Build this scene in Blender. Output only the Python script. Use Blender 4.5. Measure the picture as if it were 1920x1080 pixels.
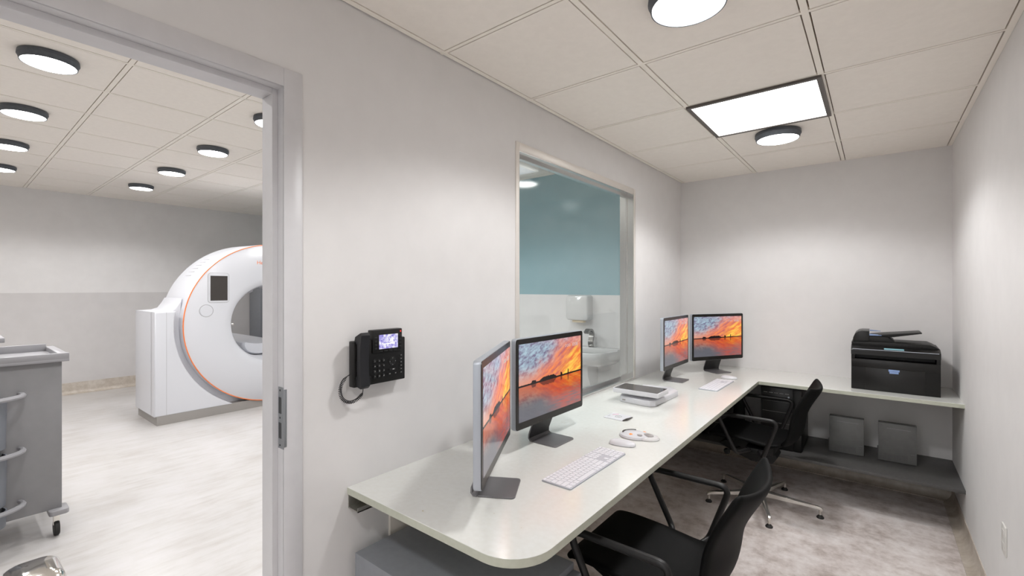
import bpy, bmesh, math, random
from mathutils import Vector, Matrix
R = math.radians
S = bpy.context.scene
for o in list(bpy.data.objects): bpy.data.objects.remove(o)
COL = S.collection

# ------------------------------------------------------------------ camera, world, exposure
CAMH = 1.44225
cam = bpy.data.cameras.new('camera'); cam.sensor_width = 36; cam.lens = 16.074; cam.clip_start = .02
camo = bpy.data.objects.new('camera', cam); COL.objects.link(camo)
camo.location = (0, 0, CAMH); camo.rotation_euler = (R(90), 0, R(38.545)); S.camera = camo
S.view_settings.view_transform = 'Standard'; S.view_settings.look = 'None'
S.view_settings.gamma = 1; S.view_settings.use_curve_mapping = False
S.view_settings.exposure = 0.68
W = bpy.data.worlds.new('world'); S.world = W; W.use_nodes = True
# fill light added through the open end behind the camera: brighter above eye level
_t = W.node_tree; _c = _t.nodes.new('ShaderNodeTexCoord'); _s = _t.nodes.new('ShaderNodeSeparateXYZ'); _r = _t.nodes.new('ShaderNodeMapRange')
_r.inputs[1].default_value = -.15; _r.inputs[2].default_value = .1; _r.inputs[3].default_value = .3; _r.inputs[4].default_value = 1.25
_t.links.new(_c.outputs['Generated'], _s.inputs[0]); _t.links.new(_s.outputs[2], _r.inputs[0]); _t.links.new(_r.outputs[0], _t.nodes['Background'].inputs[1])
_t.nodes['Background'].inputs[0].default_value = (.97, .985, 1, 1)
DISC_W, DISC_SPREAD = 37.0, R(146)      # control room round lamps
PANEL_W, PANEL_SPREAD = 1.5, R(120)    # flat panel lamp
CT_W, CT_SPREAD = 30.0, R(148)          # scanner room round lamps
LAMP_COL = (.99, .992, 1.0)
S.cycles.max_bounces = 14; S.cycles.diffuse_bounces = 8

# ------------------------------------------------------------------ room numbers
XL, XLB = -1.414, -1.515           # dividing wall faces (control room / scanner room)
XR, YB, YF = .404, 4.293, -1.7     # right wall, back wall, open end behind the camera (no wall, lets fill light in)
ZC = 2.413                         # control room ceiling
CX, CY0, CY1, CZ = -8.56, -2.6, 4.35, 2.73   # scanner room
DZ = .762                          # desk top
DRY0, DRY1, DRZ = -.34, .655, 2.056   # door opening
WY0, WY1, WZ0, WZ1 = 1.830, 3.224, .775, 2.137  # window opening

# ------------------------------------------------------------------ materials
def lin(c): return tuple(((v/255)/12.92 if v/255 <= .04045 else ((v/255+.055)/1.055)**2.4) for v in c)
MATS = {}
def mat(name, rgb, rough=.5, metal=0, spec=.5, emit=None, estr=0, coat=0):
    m = bpy.data.materials.new(name); m.use_nodes = True
    b = m.node_tree.nodes['Principled BSDF']
    c = lin(rgb) if max(rgb) > 1.01 else rgb
    b.inputs['Base Color'].default_value = (*c, 1)
    b.inputs['Roughness'].default_value = rough; b.inputs['Metallic'].default_value = metal
    b.inputs['Specular IOR Level'].default_value = spec
    if coat: b.inputs['Coat Weight'].default_value = coat; b.inputs['Coat Roughness'].default_value = .08
    if emit: b.inputs['Emission Color'].default_value = (*emit, 1); b.inputs['Emission Strength'].default_value = estr
    MATS[name] = m; return m
def N(m, t, **kw):
    n = m.node_tree.nodes.new(t)
    for k, v in kw.items(): setattr(n, k, v)
    return n
def L(m, a, b): m.node_tree.links.new(a, b)
def bsdf(m): return m.node_tree.nodes['Principled BSDF']
def noise(m, scale, detail=4, rough=.5, stretch=(1, 1, 1), rot=(0, 0, 0), coord='Object'):
    tc = N(m, 'ShaderNodeTexCoord'); mp = N(m, 'ShaderNodeMapping')
    mp.inputs['Scale'].default_value = stretch; mp.inputs['Rotation'].default_value = rot
    L(m, tc.outputs[coord], mp.inputs['Vector'])
    n = N(m, 'ShaderNodeTexNoise'); n.inputs['Scale'].default_value = scale
    n.inputs['Detail'].default_value = detail; n.inputs['Roughness'].default_value = rough
    L(m, mp.outputs[0], n.inputs['Vector']); return n.outputs['Fac']
def ramp(m, fac, stops):
    r = N(m, 'ShaderNodeValToRGB'); e = r.color_ramp.elements
    while len(e) < len(stops): e.new(.5)
    for i, (p, c) in enumerate(stops):
        e[i].position = p; e[i].color = (*lin(c), 1) if max(c) > 1.01 else (*c, 1)
    L(m, fac, r.inputs[0]); return r.outputs[0]
def bump(m, fac, strength=.1, dist=.002):
    b = N(m, 'ShaderNodeBump'); b.inputs['Strength'].default_value = strength; b.inputs['Distance'].default_value = dist
    L(m, fac, b.inputs['Height']); L(m, b.outputs[0], bsdf(m).inputs['Normal'])
def mottled(name, c1, c2, scale, rough=.5, lo=.35, hi=.65, bs=.05, **kw):
    m = mat(name, c1, rough, kw.get('metal', 0), kw.get('spec', .5))
    f = noise(m, scale, kw.get('detail', 5), .55, kw.get('stretch', (1, 1, 1)), kw.get('rot', (0, 0, 0)))
    L(m, ramp(m, f, [(lo, c1), (hi, c2)]), bsdf(m).inputs['Base Color'])
    if bs: bump(m, f, bs)
    return m
M_wall = mottled('wall_paint', (215, 213, 212), (218, 216, 215), 9, .62, bs=.02)
M_wallb = mottled('scanner_room_paint', (217, 215, 214), (221, 219, 218), 6, .6, bs=.02)
M_walld = mottled('scanner_room_lower_paint', (197, 194, 193), (201, 198, 197), 6, .55, bs=.02)
M_teal = mottled('teal_wall_paint', (142, 174, 181), (146, 178, 185), 5, .16, bs=.02)
M_ceil = mottled('ceiling_tile', (236, 230, 222), (239, 233, 225), 30, .8, bs=.03)
M_bar = mat('ceiling_bar', (240, 234, 224), .45)
M_groove = mat('ceiling_groove', (96, 84, 68), .8)
# floors
def floor_mat(name, cols, scale, rough, stretch, rot):
    m = mat(name, cols[0], rough)
    f1 = noise(m, scale, 8, .68, stretch, rot); f2 = noise(m, scale*.28, 4, .6, (1, 1, 1))
    a = N(m, 'ShaderNodeMath', operation='MULTIPLY_ADD'); L(m, f2, a.inputs[0]); a.inputs[1].default_value = .45
    b = N(m, 'ShaderNodeMath', operation='MULTIPLY'); L(m, f1, b.inputs[0]); b.inputs[1].default_value = .55
    L(m, b.outputs[0], a.inputs[2])
    L(m, ramp(m, a.outputs[0], [(.36, cols[0]), (.5, cols[1]), (.62, cols[2])]), bsdf(m).inputs['Base Color'])
    return m
M_floor = floor_mat('mottled_vinyl_floor', [(168, 155, 148), (208, 199, 195), (228, 222, 220)], 15, .32, (1, 1, 1), (0, 0, 0))
M_floorw = floor_mat('pale_vinyl_floor', [(178, 173, 169), (192, 189, 187), (199, 196, 196)], 8, .3, (2.2, .4, 1), (0, 0, 0))
M_cove = floor_mat('cove_vinyl', [(160, 148, 134), (184, 174, 162), (200, 192, 182)], 14, .4, (1, 1, 1), (0, 0, 0))
# desk
M_desk = mat('desk_laminate', (212, 213, 209), .16, coat=.3)
f = noise(M_desk, 55, 2, .5); L(M_desk, ramp(M_desk, f, [(.2, (186, 178, 152)), (.25, (209, 209, 204)), (.7, (213, 214, 210))]), bsdf(M_desk).inputs['Base Color'])
M_deskedge = mottled('desk_edge', (176, 178, 163), (182, 184, 170), 50, .35, bs=0)
M_shelf = mottled('dark_grey_laminate', (74, 73, 72), (81, 80, 79), 60, .45, bs=.03)
M_grey = mottled('grey_metal', (128, 131, 136), (133, 136, 141), 40, .42, bs=.02)
M_greyf = mat('grey_drawer_front', (122, 126, 132), .4)
M_ped = mottled('pale_panel', (205, 198, 188), (209, 202, 192), 10, .5, bs=.0)
M_frame = mottled('door_frame_paint', (200, 199, 201), (203, 202, 204), 20, .33, bs=.01)
M_steel = mat('brushed_steel', (206, 205, 203), .22, 1)
f = noise(M_steel, 60, 3, .6, (1, 1, .12)); bump(M_steel, f, .22, .002)
M_trim = mat('satin_steel_trim', (222, 217, 211), .4, .35)
M_alu = mat('aluminium', (178, 183, 191), .45, .6)
M_galv = mat('galvanised_rail', (180, 178, 172), .38, .9)
M_alud = mat('stand_dark_aluminium', (118, 116, 118), .42, .5)
M_neck = mat('stand_back_black', (26, 26, 27), .5)
M_bezel = mat('monitor_bezel', (24, 22, 20), .25, spec=.4)
M_black = mat('black_plastic', (15, 14, 13), .42, spec=.35)
M_black2 = mat('black_satin', (19, 18, 17), .34, spec=.4)
M_handset = mat('handset_black', (30, 30, 33), .45, spec=.4)
M_key = mat('phone_key', (30, 30, 30), .35)
M_mark = mat('pale_mark', (190, 190, 188), .5)
M_red = mat('red_light', (210, 40, 34), .3, emit=(1, .08, .05), estr=.35)
M_leather = mat('black_upholstery', (6, 6, 6), .6, spec=.12)
f = noise(M_leather, 320, 2, .5); bump(M_leather, f, .25, .0015)
M_armr = mat('chair_arm_black', (20, 19, 19), .42, spec=.35)
M_chrome = mat('chrome', (225, 222, 216), .08, 1)
M_basealu = mat('polished_aluminium', (214, 210, 204), .22, .85)
M_chair_under = mat('chair_mechanism', (12, 12, 12), .5, spec=.3)
M_tapc = mat('tap_chrome', (150, 148, 145), .15, 1)
M_white = mat('white_plastic', (202, 202, 206), .3)
M_kbp = mat('keyboard_plate', (178, 178, 186), .45)
M_keyw = mat('white_key', (214, 214, 219), .45)
M_ceram = mat('ceramic', (208, 207, 206), .12, coat=.4)
M_scan = mat('scanner_white', (206, 207, 212), .3)
M_scang = mat('scanner_plinth_grey', (150, 146, 142), .5)
M_orange = mat('scanner_orange', (238, 128, 66), .4)
M_dark = mat('dark_screen', (62, 58, 55), .25)
M_line = mat('thin_grey_line', (150, 150, 150), .5)
M_lampbody = mottled('lamp_body', (74, 78, 84), (80, 84, 90), 60, .5, bs=.03)
M_lampbez = mat('panel_frame', (84, 78, 74), .45)
M_diff = mat('lamp_diffuser', (250, 250, 250), .5, emit=(1, .985, .97), estr=10.0)
M_diffp = mat('panel_diffuser', (250, 250, 250), .5, emit=(1, .985, .97), estr=2.6)
M_cart = mottled('cart_grey', (130, 129, 131), (134, 133, 135), 12, .45, bs=.02)
M_cartr = mat('cart_rim_grey', (146, 145, 148), .4)
M_cartd = mat('cart_bin_grey', (112, 115, 122), .45)
M_blue = mat('printer_blue', (128, 152, 196), .45)
M_cyan = mat('printer_display', (110, 150, 160), .3, emit=(.3, .55, .6), estr=.15)
M_box = mottled('box_grey_metal', (99, 99, 98), (105, 105, 104), 30, .45, bs=.02)
M_btno = mat('orange_button', (240, 140, 50), .35)
M_btng = mat('grey_button', (150, 146, 144), .4)
M_clear = mat('clear_cap', (205, 204, 204), .1)
M_pink = mat('pink_print', (226, 150, 180), .6)
M_tan = mat('paper_towel', (222, 206, 178), .8)
M_tabletg = mat('tablet_glass', (58, 54, 52), .06)
M_rubber = mat('rubber', (30, 29, 28), .6)
M_outlet = mat('outlet_white', (206, 204, 200), .4)
M_groovem = mat('strike_recess', (52, 54, 56), .6)
M_strike = mat('strike_steel', (150, 154, 158), .35, .8)
# glass: thin clear sheet with a little mirror reflection
M_glass = bpy.data.materials.new('window_glass'); M_glass.use_nodes = True
nt = M_glass.node_tree; nt.nodes.clear()
o_ = nt.nodes.new('ShaderNodeOutputMaterial'); mx = nt.nodes.new('ShaderNodeMixShader'); tr = nt.nodes.new('ShaderNodeBsdfTransparent')
gl = nt.nodes.new('ShaderNodeBsdfGlossy'); lw = nt.nodes.new('ShaderNodeLayerWeight'); pw = nt.nodes.new('ShaderNodeMath'); pw.operation = 'POWER'; pw.inputs[1].default_value = 5
fr = nt.nodes.new('ShaderNodeMath'); fr.operation = 'MULTIPLY_ADD'; fr.inputs[1].default_value = .75; fr.inputs[2].default_value = .05
nt.links.new(lw.outputs['Facing'], pw.inputs[0]); nt.links.new(pw.outputs[0], fr.inputs[0])
tr.inputs[0].default_value = (.93, .96, .96, 1); gl.inputs['Roughness'].default_value = 0.07
nt.links.new(fr.outputs[0], mx.inputs[0]); nt.links.new(tr.outputs[0], mx.inputs[1]); nt.links.new(gl.outputs[0], mx.inputs[2]); nt.links.new(mx.outputs[0], o_.inputs[0])

# ---- sunset wallpaper (procedural, in the screen's own UV)
def sunset_material():
    m = bpy.data.materials.new('sunset_wallpaper'); m.use_nodes = True
    nd = m.node_tree.nodes; b = nd['Principled BSDF']
    b.inputs['Base Color'].default_value = (.01, .01, .01, 1); b.inputs['Roughness'].default_value = .12
    tc = N(m, 'ShaderNodeTexCoord'); sx = N(m, 'ShaderNodeSeparateXYZ'); L(m, tc.outputs['UV'], sx.inputs[0])
    u, v = sx.outputs[0], sx.outputs[1]
    def mth(op, a, b_=None, c=None, clamp=False):
        n = N(m, 'ShaderNodeMath', operation=op); n.use_clamp = clamp
        for i, q in enumerate((a, b_, c)):
            if q is None: continue
            if isinstance(q, (int, float)): n.inputs[i].default_value = q
            else: L(m, q, n.inputs[i])
        return n.outputs[0]
    def nz(sc, vec, det=5, ro=.6, stretch=(1, 1, 1), rot=0, loc=(0, 0, 0)):
        mp = N(m, 'ShaderNodeMapping'); mp.inputs['Rotation'].default_value = (0, 0, rot); mp.inputs['Location'].default_value = loc
        L(m, vec, mp.inputs[0]); mp2 = N(m, 'ShaderNodeMapping'); mp2.inputs['Scale'].default_value = stretch; L(m, mp.outputs[0], mp2.inputs[0])
        n = N(m, 'ShaderNodeTexNoise'); n.inputs['Scale'].default_value = sc; n.inputs['Detail'].default_value = det; n.inputs['Roughness'].default_value = ro
        L(m, mp2.outputs[0], n.inputs['Vector']); return n.outputs['Fac']
    def mix(f, a, b_):
        n = N(m, 'ShaderNodeMix', data_type='RGBA'); n.clamp_factor = True
        L(m, f, n.inputs[0]) if not isinstance(f, (int, float)) else None
        for i, q in ((6, a), (7, b_)):
            if isinstance(q, tuple): n.inputs[i].default_value = (*lin(q), 1)
            else: L(m, q, n.inputs[i])
        return n.outputs[2]
    def sstep(x, a, b_):
        n = N(m, 'ShaderNodeMapRange', interpolation_type='SMOOTHSTEP')
        L(m, x, n.inputs[0]); n.inputs[1].default_value = a; n.inputs[2].default_value = b_; return n.outputs[0]
    hor = mth('MULTIPLY_ADD', u, .02, .445)
    cmb = N(m, 'ShaderNodeCombineXYZ'); L(m, mth('MULTIPLY', u, 1.45), cmb.inputs[0])
    mir = mth('ABSOLUTE', mth('SUBTRACT', v, hor)); L(m, mir, cmb.inputs[1]); sky_vec = cmb.outputs[0]   # mirrored below the shore
    # diagonal coordinate: warm fan opens from the middle of the shore to the upper right
    diag = mth('SUBTRACT', u, mth('MULTIPLY', mir, 1.02))             # large = right and low
    big = nz(2.6, sky_vec, 4, .55, (1, 1, 1))
    streak = nz(3.2, sky_vec, 7, .62, (1.0, 5.2, 1), -R(24), (0, 0, 0))
    fluff = nz(9, sky_vec, 7, .66, (1, 1.9, 1), -R(18), (3, 1, 0))
    cool = mix(sstep(fluff, .38, .66), (166, 190, 204), (104, 88, 122))
    cool = mix(sstep(mir, .28, .02), cool, (214, 150, 128))
    warm = mix(sstep(streak, .32, .66), (176, 92, 104), (246, 140, 82))
    gold = mix(sstep(streak, .36, .64), (232, 112, 58), (255, 206, 84))
    d2 = mth('ADD', diag, mth('MULTIPLY', mth('SUBTRACT', big, .5), .55))
    sky = mix(sstep(d2, -.08, .36), cool, warm)
    sky = mix(sstep(d2, .36, .66), sky, gold)
    # pale mauve corner, upper right
    ur = mth('ADD', mir, mth('MULTIPLY', u, .25))
    sky = mix(mth('MULTIPLY', sstep(ur, .55, .76), .6), sky, mix(sstep(fluff, .4, .62), (220, 176, 176), (164, 120, 140)))
    # water: mirrored, darker and redder, grey toward the bottom
    ripple = nz(5, tc.outputs['UV'], 6, .65, (1, 9, 1))
    wat = N(m, 'ShaderNodeMix', data_type='RGBA', blend_type='MULTIPLY'); wat.inputs[0].default_value = 1
    L(m, sky, wat.inputs[6]); wat.inputs[7].default_value = (.72, .46, .36, 1)
    water = mix(sstep(mth('ADD', mth('SUBTRACT', .3, v), mth('MULTIPLY', mth('SUBTRACT', big, .5), .5)), -.08, .2), wat.outputs[2], (96, 96, 104))
    redness = mth('MULTIPLY', sstep(mth('ADD', u, mth('MULTIPLY', v, .4)), .38, .75), sstep(ripple, .3, .7))
    water = mix(mth('MULTIPLY', redness, .75), water, (214, 74, 34))
    water = mix(mth('MULTIPLY', sstep(ripple, .52, .75), .35), water, (70, 44, 52))
    # tree line
    treeh = nz(30, cmb.outputs[0], 5, .75, (1, 0.001, 1))
    hump = mth('MAXIMUM', sstep(mth('ABSOLUTE', mth('SUBTRACT', u, .43)), .15, .07), mth('MULTIPLY', sstep(mth('ABSOLUTE', mth('SUBTRACT', u, .21)), .04, .025), .7))
    hump = mth('MAXIMUM', hump, mth('MAXIMUM', sstep(mth('ABSOLUTE', mth('SUBTRACT', u, .645)), .018, .01), mth('MULTIPLY', sstep(mth('ABSOLUTE', mth('SUBTRACT', u, .765)), .01, .006), 1.6)))
    top = mth('ADD', hor, mth('ADD', mth('MULTIPLY', hump, mth('MULTIPLY_ADD', treeh, .05, .012)), mth('MULTIPLY_ADD', treeh, .03, .008)))
    istree = mth('MULTIPLY', mth('LESS_THAN', v, top), mth('GREATER_THAN', v, hor))
    depthr = mth('SUBTRACT', hor, mth('MULTIPLY', hump, .045))
    refl = mth('MULTIPLY', mth('MULTIPLY', mth('LESS_THAN', v, hor), sstep(v, 0, 1)), 0)
    img = mix(mth('GREATER_THAN', v, hor), water, sky)
    shade = mth('MULTIPLY', mth('MULTIPLY', mth('LESS_THAN', v, hor), mth('GREATER_THAN', v, mth('SUBTRACT', hor, mth('MULTIPLY', hump, mth('MULTIPLY', treeh, .11))))), .7)
    img = mix(shade, img, (46, 26, 26))
    img = mix(istree, img, (26, 16, 16))
    L(m, img, b.inputs['Emission Color']); b.inputs['Emission Strength'].default_value = .66
    return m
M_sun = sunset_material()
M_phs = bpy.data.materials.new('phone_display'); M_phs.use_nodes = True
f = noise(M_phs, 90, 4, .6)
c_ = ramp(M_phs, f, [(.36, (110, 96, 200)), (.5, (190, 184, 240)), (.6, (250, 248, 252))])
L(M_phs, c_, bsdf(M_phs).inputs['Emission Color']); bsdf(M_phs).inputs['Emission Strength'].default_value = .6; bsdf(M_phs).inputs['Base Color'].default_value = (.01, .01, .01, 1)
M_txt = mat('screen_text', (60, 55, 54), .5, emit=(1, .80, .76), estr=.36)
M_txtw = mat('phone_text', (20, 20, 20), .5, emit=(1, 1, 1), estr=.75)

# ------------------------------------------------------------------ mesh helpers
class MB:
    def __init__(s): s.bm = bmesh.new()
    def box(s, x0, x1, y0, y1, z0, z1, bev=0, seg=2):
        t = bmesh.new(); bmesh.ops.create_cube(t, size=1)
        bmesh.ops.scale(t, vec=(abs(x1-x0), abs(y1-y0), abs(z1-z0)), verts=t.verts)
        bmesh.ops.translate(t, vec=((x0+x1)/2, (y0+y1)/2, (z0+z1)/2), verts=t.verts)
        if bev: bmesh.ops.bevel(t, geom=t.edges, offset=bev, segments=seg, profile=.5, affect='EDGES')
        s.add(t); return s
    def add(s, t, mx=None):
        if mx is not None: bmesh.ops.transform(t, matrix=mx, verts=t.verts)
        me = bpy.data.meshes.new('tmp'); t.to_mesh(me); t.free(); s.bm.from_mesh(me); bpy.data.meshes.remove(me)
    def prism(s, pts, a0, a1, axis='z', bev=0, seg=2):
        """pts 2-D outline; axis z -> (x,y); y -> (x,z); x -> (y,z)"""
        t = bmesh.new()
        def P(p, a): return {'z': (p[0], p[1], a), 'y': (p[0], a, p[1]), 'x': (a, p[0], p[1])}[axis]
        lo = [t.verts.new(P(p, a0)) for p in pts]; hi = [t.verts.new(P(p, a1)) for p in pts]; n = len(pts)
        t.faces.new(lo); t.faces.new(hi)
        for i in range(n): t.faces.new((lo[i], lo[(i+1) % n], hi[(i+1) % n], hi[i]))
        bmesh.ops.recalc_face_normals(t, faces=t.faces)
        if bev:
            caps = [e for e in t.edges if any(len(f_.verts) == n for f_ in e.link_faces) and not all(len(f_.verts) == n for f_ in e.link_faces)]
            bmesh.ops.bevel(t, geom=caps, offset=bev, segments=seg, profile=.5, affect='EDGES')
        s.add(t); return s
    def lathe(s, prof, c=(0, 0, 0), axis='z', seg=48, sy=1.0):
        """prof: (r, h); closed at r=0 ends"""
        t = bmesh.new(); rows = []
        for r, hh in prof:
            if r < 1e-6: rows.append([t.verts.new((0, 0, hh))])
            else: rows.append([t.verts.new((r*math.cos(2*math.pi*i/seg), sy*r*math.sin(2*math.pi*i/seg), hh)) for i in range(seg)])
        for a, b in zip(rows, rows[1:]):
            for i in range(seg):
                j = (i+1) % seg
                q = [a[i % len(a)], a[j % len(a)], b[j % len(b)], b[i % len(b)]]
                q = list(dict.fromkeys(q))
                if len(q) > 2:
                    try: t.faces.new(q)
                    except ValueError: pass
        bmesh.ops.recalc_face_normals(t, faces=t.faces)
        mx = Matrix.Identity(4)
        if axis == 'x': mx = Matrix.Rotation(R(90), 4, 'Y')
        if axis == 'y': mx = Matrix.Rotation(R(-90), 4, 'X')
        s.add(t, Matrix.Translation(c) @ mx); return s
    def tube(s, path, r, seg=10, closed=False, flat=1.0):
        pts = [Vector(p) for p in path]; n = len(pts); t = bmesh.new(); rings = []
        up = None
        for i, p in enumerate(pts):
            if closed: d = (pts[(i+1) % n]-pts[i-1]).normalized()
            else: d = (pts[min(i+1, n-1)]-pts[max(i-1, 0)]).normalized()
            if up is None: up = d.orthogonal().normalized()
            up = (up-d*up.dot(d)).normalized(); sd = d.cross(up)
            rr = r[i] if isinstance(r, (list, tuple)) else r
            rings.append([t.verts.new(p+up*math.cos(2*math.pi*k/seg)*rr+sd*math.sin(2*math.pi*k/seg)*rr*flat) for k in range(seg)])
        m_ = n if closed else n-1
        for i in range(m_):
            a, b = rings[i], rings[(i+1) % n]
            for k in range(seg): t.faces.new((a[k], a[(k+1) % seg], b[(k+1) % seg], b[k]))
        if not closed: t.faces.new(rings[0]); t.faces.new(rings[-1])
        bmesh.ops.recalc_face_normals(t, faces=t.faces)
        s.add(t); return s
    def loft(s, rings, cap=True):
        t = bmesh.new(); rr = [[t.verts.new(p) for p in ring] for ring in rings]; n = len(rr[0])
        for a, b in zip(rr, rr[1:]):
            for k in range(n): t.faces.new((a[k], a[(k+1) % n], b[(k+1) % n], b[k]))
        if cap: t.faces.new(rr[0]); t.faces.new(rr[-1])
        bmesh.ops.recalc_face_normals(t, faces=t.faces)
        s.add(t); return s
    def build(s, name, m, parent=None, loc=(0, 0, 0), rot=(0, 0, 0), smooth=True, ang=35):
        me = bpy.data.meshes.new(name); s.bm.to_mesh(me); s.bm.free()
        if smooth:
            for p in me.polygons: p.use_smooth = True
            me.set_sharp_from_angle(angle=R(ang))
        for q in (m if isinstance(m, (list, tuple)) else [m]): me.materials.append(q)
        o = bpy.data.objects.new(name, me); COL.objects.link(o); o.location = loc; o.rotation_euler = rot
        if parent: o.parent = parent
        return o
def tag(o, label=None, cat=None, group=None, kind=None):
    if label: o['label'] = label
    if cat: o['category'] = cat
    if group: o['group'] = group
    if kind: o['kind'] = kind
    return o
def thing(name, label, cat, loc=(0, 0, 0), rz=0, group=None):
    o = bpy.data.objects.new(name, None); COL.objects.link(o); o.empty_display_size = .05
    o.location = loc; o.rotation_euler = (0, 0, rz); return tag(o, label, cat, group)
def copy_tree(o, parent=None):
    c = o.copy(); COL.objects.link(c); c.parent = parent
    for ch in [x for x in bpy.data.objects if x.parent == o]: copy_tree(ch, c)
    return c
def dup(o, label, loc, rz=0):
    kids = {}
    def rec(src, par):
        c = src.copy(); COL.objects.link(c); c.parent = par
        for ch in list(src.children): rec(ch, c)
        return c
    c = rec(o, None); c.location = loc; c.rotation_euler = (0, 0, rz); c['label'] = label; return c
def rrect(x0, x1, y0, y1, r, n=6):
    out = []
    for cx_, cy_, a0 in ((x1-r, y1-r, 0), (x0+r, y1-r, 90), (x0+r, y0+r, 180), (x1-r, y0+r, 270)):
        for i in range(n+1):
            a = R(a0+90*i/n); out.append((cx_+r*math.cos(a), cy_+r*math.sin(a)))
    return out
def fillet(pts, rad, n=6):
    P = [Vector(p) for p in pts]; out = [P[0]]
    for i in range(1, len(P)-1):
        a, b, c = P[i-1], P[i], P[i+1]; d1 = (a-b).normalized(); d2 = (c-b).normalized()
        ang = d1.angle(d2); t = min(rad/math.tan(ang/2), (a-b).length*.49, (c-b).length*.49)
        p1, p2 = b+d1*t, b+d2*t
        for k in range(n+1):
            u = k/n; out.append(p1*(1-u)**2+b*2*u*(1-u)+p2*u*u)
    out.append(P[-1]); return out
def spline(pts, n=8):
    P = [Vector(p) for p in pts]; P = [P[0]*2-P[1]]+P+[P[-1]*2-P[-2]]; out = []
    for i in range(1, len(P)-2):
        for k in range(n):
            t = k/n; a, b, c, d = P[i-1:i+3]
            out.append(.5*((2*b)+(c-a)*t+(2*a-5*b+4*c-d)*t*t+(3*b-a-3*c+d)*t**3))
    out.append(P[-2]); return out
def textmesh(txt, size, depth=.0004, font_align='CENTER'):
    cu = bpy.data.curves.new('t', 'FONT'); cu.body = txt; cu.size = size; cu.extrude = depth/2; cu.align_x = font_align; cu.align_y = 'CENTER'
    o = bpy.data.objects.new('t', cu); COL.objects.link(o)
    dg = bpy.context.evaluated_depsgraph_get(); me = bpy.data.meshes.new_from_object(o.evaluated_get(dg))
    bpy.data.objects.remove(o); bpy.data.curves.remove(cu); return me
def textobj(name, txt, size, m, parent, mx, align='CENTER'):
    me = textmesh(txt, size, font_align=align); me.transform(mx); me.materials.clear(); me.materials.append(m)
    o = bpy.data.objects.new(name, me); COL.objects.link(o); o.parent = parent; return o
FACE_X = Matrix(((0, 0, 1, 0), (1, 0, 0, 0), (0, 1, 0, 0), (0, 0, 0, 1)))   # text drawn in XY -> faces +X, reads toward +Y
def struct(o): o['kind'] = 'structure'; return o

# ------------------------------------------------------------------ setting
# floors
struct(MB().box(XL-.05, XR+.1, YF-.1, YB+.1, -.06, 0).build('floor', M_floor, smooth=False))
struct(MB().box(CX-.1, XL-.05, CY0-.1, CY1+.1, -.06, 0).build('floor', M_floorw, smooth=False))
# dividing wall with door and window openings
b = MB()
for y0, y1, z0, z1 in ((CY0, DRY0, 0, CZ+.1), (DRY0, DRY1+.003, DRZ+.003, CZ+.1), (DRY1+.003, WY0, 0, CZ+.1), (WY0, WY1, 0, WZ0-.004), (WY0, WY1, WZ1, CZ+.1), (WY1, CY1, 0, CZ+.1)):
    b.box(XLB, XL, y0, y1, z0, z1)
struct(b.build('wall_left', M_wall, smooth=False))
struct(MB().box(XL, XR, YB, YB+.1, 0, CZ+.1).build('wall_back', M_wall, smooth=False))
struct(MB().box(XR, XR+.1, YF-.1, YB+.1, 0, CZ+.1).build('wall_right', M_wall, smooth=False))
# scanner room: two-tone far wall, teal end wall, third wall
wf = struct(MB().box(CX-.1, CX, CY0, CY1, 1.378, CZ+.1).build('wall_far', M_wallb, smooth=False))
MB().box(CX-.1, CX, CY0, CY1, 0, 1.378).build('wall_dado', M_walld, wf, smooth=False)
wt = struct(MB().box(CX-.1, XLB, CY1, CY1+.1, 1.368, CZ+.1).build('wall_end', M_teal, smooth=False))
MB().box(CX-.1, XLB, CY1, CY1+.1, 0, 1.368).build('wall_dado', M_wallb, wt, smooth=False)
struct(MB().box(CX-.1, XLB, CY0-.1, CY0, 0, CZ+.1).build('wall_side', M_wallb, smooth=False))
# ceilings
def ceiling(x0, x1, y0, y1, z, xs, ys, wx, wy, name, hole=None):
    """xs: bars running along Y (width wx); ys: bars running along X (width wy)"""
    g = .005; xs = sorted(xs); ys = sorted(ys)
    b = MB().box(x0, x1, y0, y1, z+.012, z+.06); back = b.build(name, M_groove, smooth=False); struct(back)
    X = [x0]+[x for x in xs if x0 < x < x1]+[x1]; Y = [y0]+[y for y in ys if y0 < y < y1]+[y1]
    t = MB()
    for i in range(len(X)-1):
        for j in range(len(Y)-1):
            a0 = X[i]+(wx/2+g if i else 0); a1 = X[i+1]-(wx/2+g if i < len(X)-2 else 0)
            b0 = Y[j]+(wy/2+g if j else 0); b1 = Y[j+1]-(wy/2+g if j < len(Y)-2 else 0)
            if hole and abs((X[i]+X[i+1])/2-hole[0]) < .1 and abs((Y[j]+Y[j+1])/2-hole[1]) < .1: continue
            if a1-a0 > .002 and b1-b0 > .002: t.box(a0, a1, b0, b1, z, z+.013)
    t.build('tiles', M_ceil, back, smooth=False)
    r = MB()
    for x in X[1:-1]: r.box(x-wx/2, x+wx/2, y0, y1, z-.0008, z+.012)
    for j, y in enumerate(Y[1:-1]):
        for i in range(len(X)-1):
            a0 = X[i]+(wx/2 if i else 0); a1 = X[i+1]-(wx/2 if i < len(X)-2 else 0)
            if hole and abs((X[i]+X[i+1])/2-hole[0]) < .1 and False: continue
            if a1-a0 > .002: r.box(a0, a1, y-wy/2, y+wy/2, z-.0008+.0006, z+.012)
    r.build('grid_bars', M_bar, back, smooth=False)
ceiling(XL, XR, YF, YB, ZC, [-1.397, -.797, -.197, .392], [.102+.6*k for k in range(-3, 7)], .022, .015, 'ceiling')
ceiling(CX, XLB, CY0, CY1, CZ, [-1.56-.6*k for k in range(12)], [.69+.6*k for k in range(-6, 7)], .014, .024, 'ceiling')
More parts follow.
